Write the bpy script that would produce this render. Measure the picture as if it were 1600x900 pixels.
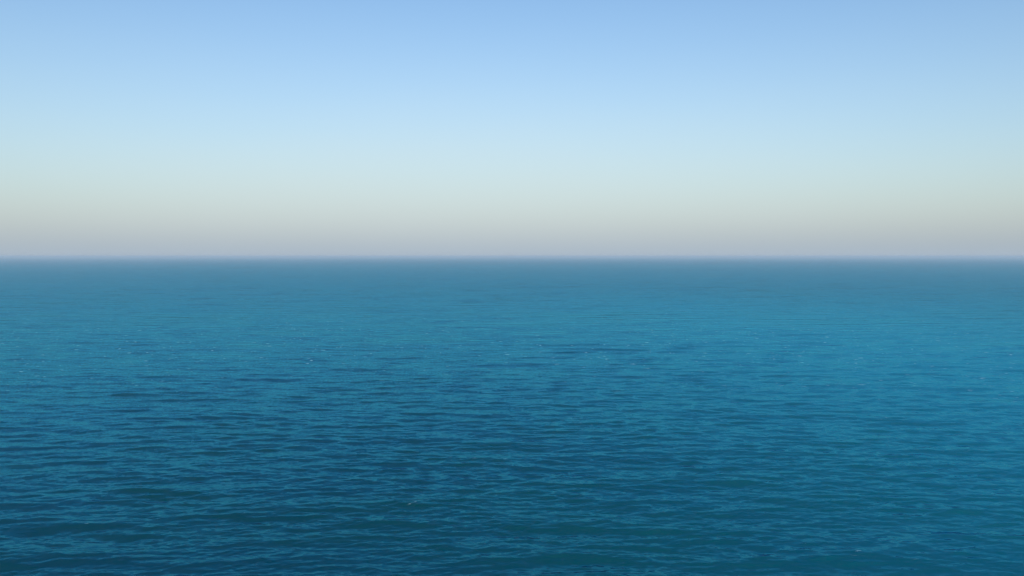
import bpy, math
import numpy as np

# ------------------------------------------------------------------ clear
for o in list(bpy.data.objects):
    bpy.data.objects.remove(o, do_unlink=True)
scene = bpy.context.scene
col = scene.collection

# ------------------------------------------------------------------ camera
HFOV = math.radians(66.0)
CAM_H = 30.0
F1600 = 800.0 / math.tan(HFOV / 2)               # focal length in pixels of a 1600 px wide frame
cam_data = bpy.data.cameras.new("camera")
cam_data.sensor_fit = 'HORIZONTAL'
cam_data.angle = HFOV
cam_data.clip_start = 0.1
cam_data.clip_end = 120000.0
cam = bpy.data.objects.new("camera", cam_data)
col.objects.link(cam)
cam.location = (0.0, 0.0, CAM_H)
cam.rotation_euler = (math.radians(90) - math.atan(50.0 / F1600), 0.0, 0.0)
scene.camera = cam

# ------------------------------------------------------------------ sky and sun (low, behind the camera)
SUN_EL = math.radians(28.0)
SUN_AZ = math.radians(180.0 - 4.0)               # clockwise from +Y, the way the camera looks
world = bpy.data.worlds.new("World")
scene.world = world
world.use_nodes = True
wn = world.node_tree.nodes
wl = world.node_tree.links
wn.clear()
w_out = wn.new('ShaderNodeOutputWorld')
w_bg = wn.new('ShaderNodeBackground')
w_sky = wn.new('ShaderNodeTexSky')
w_sky.sky_type = 'NISHITA'
w_sky.sun_disc = False
w_sky.sun_elevation = SUN_EL
w_sky.sun_rotation = SUN_AZ
w_sky.altitude = 15.0
w_sky.air_density = 1.4
w_sky.dust_density = 1.5
w_sky.ozone_density = 6.0
w_bg.inputs['Strength'].default_value = 0.151
# the distant sea air behind the haze box: blue-grey towards the horizon, the same all round
w_co = wn.new('ShaderNodeTexCoord')
w_xyz = wn.new('ShaderNodeSeparateXYZ')
wl.new(w_co.outputs['Generated'], w_xyz.inputs['Vector'])
def wmath(op, a, b=None):
    m = wn.new('ShaderNodeMath')
    m.operation = op
    for i, v in enumerate((a, b)):
        if v is None:
            continue
        if isinstance(v, (int, float)):
            m.inputs[i].default_value = v
        else:
            wl.new(v, m.inputs[i])
    return m.outputs[0]
w_z = wmath('MAXIMUM', w_xyz.outputs['Z'], 0.0)
def air(below, weight, colour):
    mx = wn.new('ShaderNodeMix')
    mx.data_type = 'RGBA'
    wl.new(weight, mx.inputs['Factor'])
    wl.new(below, mx.inputs[6])
    mx.inputs[7].default_value = colour
    return mx.outputs[2]
w_wide = wmath('MULTIPLY', wmath('EXPONENT', wmath('MULTIPLY', wmath('MULTIPLY', w_z, w_z), -1.0 / 0.2 ** 2)), 0.62)
# the dust scatters most along the sun's line (towards it and straight away from it) and is a little uneven
w_dot = wn.new('ShaderNodeVectorMath')
w_dot.operation = 'DOT_PRODUCT'
wl.new(w_co.outputs['Generated'], w_dot.inputs[0])
w_dot.inputs[1].default_value = (math.sin(SUN_AZ), math.cos(SUN_AZ), 0.0)
w_ph = wmath('POWER', wmath('ABSOLUTE', w_dot.outputs['Value']), 6.0)
w_ph = wmath('ADD', wmath('MULTIPLY', w_ph, 0.62), 0.42)
w_map = wn.new('ShaderNodeMapping')
w_map.inputs['Scale'].default_value = (2.2, 2.2, 11.0)
wl.new(w_co.outputs['Generated'], w_map.inputs['Vector'])
w_no = wn.new('ShaderNodeTexNoise')
w_no.inputs['Scale'].default_value = 1.0
w_no.inputs['Detail'].default_value = 4.0
wl.new(w_map.outputs['Vector'], w_no.inputs['Vector'])
w_un = wmath('ADD', wmath('MULTIPLY', w_no.outputs['Fac'], 0.5), 0.75)
w_wide = wmath('MULTIPLY', wmath('MULTIPLY', w_wide, w_ph), w_un)
w_low = wmath('MULTIPLY', wmath('EXPONENT', wmath('MULTIPLY', w_z, -1.0 / 0.042)), 0.95)
w_c = air(w_sky.outputs['Color'], w_wide, (4.5, 5.02, 5.1, 1))
w_c = air(w_c, w_low, (2.66, 3.2, 3.82, 1))
wl.new(w_c, w_bg.inputs['Color'])
wl.new(w_bg.outputs['Background'], w_out.inputs['Surface'])

sun_data = bpy.data.lights.new("sun", 'SUN')
sun_data.energy = 2.5
sun_data.angle = math.radians(0.53)
sun_data.color = (1.0, 0.88, 0.72)
sun = bpy.data.objects.new("sun", sun_data)
col.objects.link(sun)
from mathutils import Vector
to_sun = Vector((math.sin(SUN_AZ) * math.cos(SUN_EL), math.cos(SUN_AZ) * math.cos(SUN_EL), math.sin(SUN_EL)))
sun.rotation_euler = to_sun.to_track_quat('Z', 'Y').to_euler()
sun.location = to_sun * 100

scene.view_settings.view_transform = 'Standard'
scene.view_settings.look = 'None'
scene.view_settings.gamma = 1.0
scene.view_settings.exposure = 0.0
scene.view_settings.use_curve_mapping = False
scene.cycles.filter_width = 1.4
scene.cycles.max_bounces = 6
scene.cycles.volume_bounces = 1

# ------------------------------------------------------------------ water material
def water_material():
    m = bpy.data.materials.new("sea_water")
    m.use_nodes = True
    nt = m.node_tree
    n, l = nt.nodes, nt.links
    n.clear()
    out = n.new('ShaderNodeOutputMaterial')
    geo = n.new('ShaderNodeNewGeometry')

    def mapped(sx, sy, rot):
        mp = n.new('ShaderNodeMapping')
        mp.inputs['Scale'].default_value = (sx, sy, 1.0)
        mp.inputs['Rotation'].default_value = (0, 0, math.radians(rot))
        l.new(geo.outputs['Position'], mp.inputs['Vector'])
        return mp.outputs['Vector']

    def noise(sx, sy, rot, scale, detail, rough=0.55):
        t = n.new('ShaderNodeTexNoise')
        t.noise_dimensions = '2D'
        t.inputs['Scale'].default_value = scale
        t.inputs['Detail'].default_value = detail
        t.inputs['Roughness'].default_value = rough
        l.new(mapped(sx, sy, rot), t.inputs['Vector'])
        return t

    def vmath(op, a, b):
        v = n.new('ShaderNodeVectorMath')
        v.operation = op
        for i, s in enumerate((a, b)):
            if s is None:
                continue
            if isinstance(s, tuple):
                v.inputs[i].default_value = s
            else:
                l.new(s, v.inputs[i])
        return v.outputs[0]

    # capillary ripples too fine for the mesh: slopes added to the wave normal
    acc = geo.outputs['Normal']
    # the mesh grows coarser away from the shore: the ripples take over the wave slopes it can no longer hold
    flat = vmath('MULTIPLY', geo.outputs['Position'], (1.0, 1.0, 0.0))
    dist = n.new('ShaderNodeVectorMath')
    dist.operation = 'LENGTH'
    l.new(flat, dist.inputs[0])
    def by_distance(near, far):
        g = n.new('ShaderNodeMapRange')
        g.interpolation_type = 'SMOOTHSTEP'
        g.inputs['From Min'].default_value = 110.0
        g.inputs['From Max'].default_value = 750.0
        g.inputs['To Min'].default_value = near
        g.inputs['To Max'].default_value = far
        l.new(dist.outputs['Value'], g.inputs['Value'])
        return g.outputs['Result']
    fine, broad = by_distance(1.0, 2.4), by_distance(0.35, 2.6)
    for (sx, sy, rot, sc, det, kx, ky) in RIPPLES:
        t = noise(sx, sy, rot, sc, det)
        s = vmath('SUBTRACT', t.outputs['Color'], (0.5, 0.5, 0.5))
        s = vmath('MULTIPLY', s, (kx, ky, 0.0))
        k = n.new('ShaderNodeVectorMath')
        k.operation = 'SCALE'
        l.new(s, k.inputs[0])
        l.new(fine if sc > 0.2 else broad, k.inputs['Scale'])
        acc = vmath('ADD', acc, k.outputs[0])
    nrm = vmath('NORMALIZE', acc, None)

    # the water's own colour: blue, with greener drifts
    big = noise(0.5, 1.0, 8, 0.06, 5, 0.62)
    ramp = n.new('ShaderNodeValToRGB')
    e = ramp.color_ramp.elements
    e[0].position, e[0].color = 0.40, BODY_A
    e[1].position, e[1].color = 0.64, BODY_B
    l.new(big.outputs['Fac'], ramp.inputs['Fac'])
    def mixc(fac, x, colour):
        k = n.new('ShaderNodeMix')
        k.data_type = 'RGBA'
        l.new(fac, k.inputs['Factor'])
        l.new(x, k.inputs[6])
        k.inputs[7].default_value = colour
        return k.outputs[2]
    def mrange(x, lo, hi, top=1.0):
        k = n.new('ShaderNodeMapRange')
        k.interpolation_type = 'SMOOTHSTEP'
        k.inputs['From Min'].default_value = lo
        k.inputs['From Max'].default_value = hi
        k.inputs['To Max'].default_value = top
        l.new(x, k.inputs['Value'])
        return k.outputs['Result']
    xyz = n.new('ShaderNodeSeparateXYZ')
    l.new(geo.outputs['Position'], xyz.inputs['Vector'])
    # a clear patch reaching some hundred metres out, fading into open water
    patch = n.new('ShaderNodeMath')
    patch.operation = 'MULTIPLY'
    l.new(mrange(xyz.outputs['X'], -40, 140, 0.8), patch.inputs[0])
    l.new(mrange(dist.outputs['Value'], 800, 150), patch.inputs[1])
    c = mixc(patch.outputs[0], ramp.outputs['Color'], BODY_C)
    # a few tiny flecks of foam on breaking wavelets
    fl = noise(0.40, 1.0, 5, 1.5, 3, 0.6)
    fl2 = noise(0.7, 1.0, 0, 0.11, 2, 0.5)
    fm = n.new('ShaderNodeMath')
    fm.operation = 'MULTIPLY'
    l.new(mrange(fl.outputs['Fac'], 0.655, 0.73), fm.inputs[0])
    l.new(mrange(fl2.outputs['Fac'], 0.50, 0.62), fm.inputs[1])
    fk = n.new('ShaderNodeMath')
    fk.operation = 'MULTIPLY'
    l.new(fm.outputs[0], fk.inputs[0])
    l.new(mrange(xyz.outputs['Z'], 0.12, 0.24), fk.inputs[1])
    foam = fk.outputs[0]
    c = mixc(foam, c, FOAM)
    # tiny far glints painted into the colour as pale flecks, beyond the near water
    gl = noise(0.5, 1.0, 0, 0.75, 2, 0.5)
    wk = n.new('ShaderNodeMath')
    wk.operation = 'MULTIPLY'
    l.new(mrange(gl.outputs['Fac'], 0.73, 0.77), wk.inputs[0])
    l.new(mrange(dist.outputs['Value'], 150, 280), wk.inputs[1])
    c = mixc(wk.outputs[0], c, FAR_GLINT)
    body = n.new('ShaderNodeBsdfDiffuse')
    l.new(c, body.inputs['Color'])
    l.new(nrm, body.inputs['Normal'])
    gloss = n.new('ShaderNodeBsdfGlossy')
    gloss.inputs['Color'].default_value = SHINE_TINT
    gloss.inputs['Roughness'].default_value = SHINE_ROUGH
    l.new(nrm, gloss.inputs['Normal'])
    # reflectance of a wind-roughened sea: Fresnel rise that levels off below a mirror's
    lw = n.new('ShaderNodeLayerWeight')
    l.new(nrm, lw.inputs['Normal'])
    def math_(op, x, y):
        k = n.new('ShaderNodeMath')
        k.operation = op
        l.new(x, k.inputs[0])
        k.inputs[1].default_value = y
        return k.outputs[0]
    f = math_('ADD', math_('MULTIPLY', math_('POWER', lw.outputs['Facing'], 5.0), SHINE_MAX), 0.02)
    mix = n.new('ShaderNodeMixShader')
    l.new(f, mix.inputs['Fac'])
    l.new(body.outputs['BSDF'], mix.inputs[1])
    l.new(gloss.outputs['BSDF'], mix.inputs[2])
    l.new(mix.outputs['Shader'], out.inputs['Surface'])
    return m

SHINE_TINT = (0.09, 0.715, 1.0, 1)
SHINE_ROUGH = 0.08
SHINE_MAX = 0.67
RIPPLES = [
    # sx, sy, rotation, scale, detail, slope x, slope y
    (0.45, 1.0, 7, 3.2, 3, 0.18, 0.34),
    (0.25, 1.0, -7, 1.0, 3, 0.08, 0.26),
    (0.22, 1.0, 5, 0.30, 2, 0.04, 0.20),
    (0.20, 1.0, -3, 0.10, 3, 0.03, 0.20),
    (0.25, 1.0, 3, 0.04, 4, 0.01, 0.18),
    (0.15, 1.0, -2, 0.008, 4, 0.00, 0.08),
]
BODY_A = (0.000, 0.044, 0.072, 1)      # deep blue
BODY_B = (0.000, 0.049, 0.062, 1)      # green drifts
BODY_C = (0.000, 0.165, 0.235, 1)      # clearer turquoise water off to the right
FAR_GLINT = (0.40, 0.52, 0.56, 1)  # pale flecks standing in for distant glints
FOAM = (0.28, 0.42, 0.47, 1)

# ------------------------------------------------------------------ sea: one sheet of wind waves
rng = np.random.default_rng(11)
N_W = 300
L0, L1 = math.log(0.45), math.log(26.0)
lam = np.exp(L0 + (L1 - L0) * (np.arange(N_W) + rng.uniform(0, 1, N_W)) / N_W)
kk = 2 * math.pi / lam
spread = np.interp(np.log(lam), [L0, math.log(4.0), L1], [30, 17, 11])
theta = np.radians(-91 + rng.normal(0, 1, N_W) * spread)
phase = rng.uniform(0, 2 * math.pi, N_W)
SLOPE_VAR = 0.020
shape = np.interp(np.log(lam), np.log([0.45, 0.9, 2.0, 3.5, 6.0, 9.0, 12.0, 18.0, 26.0]),
                  [0.85, 1.25, 1.3, 1.0, 0.72, 0.62, 0.45, 0.22, 0.12])
slope = shape * math.sqrt(2 * SLOPE_VAR / np.sum(shape ** 2))
amp = slope / kk
dxs, dys = np.cos(theta), np.sin(theta)
CHOP = 0.9

def displace(R, A, spacing):
    """R, A: polar radius and azimuth arrays (2-D), spacing: grid step (2-D or per row)."""
    X0 = R * np.sin(A)
    Y0 = R * np.cos(A)
    dx = np.zeros_like(X0); dy = np.zeros_like(X0); dz = np.zeros_like(X0)
    row_sp = spacing.min(axis=1)
    for i in range(N_W):
        rows = np.nonzero(lam[i] > 2.0 * row_sp)[0]
        if len(rows) == 0:
            continue
        r = rows
        w = np.clip((lam[i] / spacing[r] - 2.0) / 1.3, 0, 1) * amp[i]
        ph = kk[i] * (dxs[i] * X0[r] + dys[i] * Y0[r]) + phase[i]
        dz[r] += w * np.sin(ph)
        c = w * np.cos(ph) * CHOP
        dx[r] += dxs[i] * c
        dy[r] += dys[i] * c
    return np.stack([X0 + dx, Y0 + dy, dz], axis=-1)

FARTHEST = 26000.0
radii = [0.0, 2.0, 4.0, 6.0, 8.0, 10.0, 12.0, 14.0, 16.0, 18.0]
radii = [0.5] + radii[1:]
while radii[-1] < FARTHEST:
    r = radii[-1]
    step = max(0.09, 0.52 * r * r / (CAM_H * F1600 * 0.64))
    step = min(step, 0.35 * r)
    radii.append(r + step)
radii[-1] = FARTHEST
radii = np.array(radii)
rstep = np.gradient(radii)
dense = np.radians(np.linspace(-47, 47, 760))
coarse = np.radians(np.linspace(47, 313, 135))[1:-1]
def block(az, daz):
    R, A = np.meshgrid(radii, az, indexing='ij')
    sp = np.maximum(np.repeat(rstep[:, None], len(az), 1), 0.5 * R * daz)
    return displace(R, A, sp)
P = np.concatenate([block(dense, math.radians(94 / 759)), block(coarse, math.radians(266 / 134))], axis=1)
nr, nc = P.shape[:2]
verts = np.concatenate([P.reshape(-1, 3), [[0.0, 0.0, 0.0]]]).astype(np.float32)
ii, jj = np.meshgrid(np.arange(nr - 1), np.arange(nc), indexing='ij')
jn = (jj + 1) % nc
quads = np.stack([ii * nc + jj, (ii + 1) * nc + jj, (ii + 1) * nc + jn, ii * nc + jn], -1).reshape(-1, 4)
j = np.arange(nc)
tris = np.stack([np.full(nc, nr * nc), j, (j + 1) % nc], -1)
# azimuth runs clockwise from above: flip so that faces look up
quads = quads[:, ::1]
loops = np.concatenate([quads.ravel(), tris.ravel()]).astype(np.int32)
starts = np.concatenate([np.arange(len(quads)) * 4, len(quads) * 4 + np.arange(len(tris)) * 3]).astype(np.int32)
me = bpy.data.meshes.new("sea")
me.vertices.add(len(verts))
me.vertices.foreach_set('co', verts.ravel())
me.loops.add(len(loops))
me.loops.foreach_set('vertex_index', loops)
me.polygons.add(len(starts))
me.polygons.foreach_set('loop_start', starts)
me.update(calc_edges=True)
me.validate()
if me.polygons[100].normal.z < 0:
    me.flip_normals()
me.polygons.foreach_set('use_smooth', np.ones(len(me.polygons), dtype=bool))
me.update()
me.materials.append(water_material())
sea = bpy.data.objects.new("sea", me)
sea["kind"] = "structure"
sea["label"] = "open blue sea with small wind waves reaching the horizon"
col.objects.link(sea)

# ------------------------------------------------------------------ haze over the sea
HAZE_DENSITY = 0.00019
hb = FARTHEST + 400.0
z0, z1 = -3.0, CAM_H + 2.0
hv = [(x, y, z) for z in (z0, z1) for (x, y) in ((-hb, -hb), (hb, -hb), (hb, hb), (-hb, hb))]
hf = [(3, 2, 1, 0), (4, 5, 6, 7), (0, 1, 5, 4), (1, 2, 6, 5), (2, 3, 7, 6), (3, 0, 4, 7)]
hm = bpy.data.meshes.new("haze")
hm.from_pydata(hv, [], hf)
hm.update()
mat = bpy.data.materials.new("sea_haze")
mat.use_nodes = True
mat.node_tree.nodes.clear()
mo = mat.node_tree.nodes.new('ShaderNodeOutputMaterial')
mv = mat.node_tree.nodes.new('ShaderNodeVolumePrincipled')
mv.inputs['Color'].default_value = (0.78, 0.89, 0.98, 1)
mv.inputs['Density'].default_value = HAZE_DENSITY
mat.node_tree.links.new(mv.outputs['Volume'], mo.inputs['Volume'])
hm.materials.append(mat)
haze = bpy.data.objects.new("haze", hm)
haze["kind"] = "stuff"
haze["label"] = "pale haze lying over the sea towards the horizon"
col.objects.link(haze)
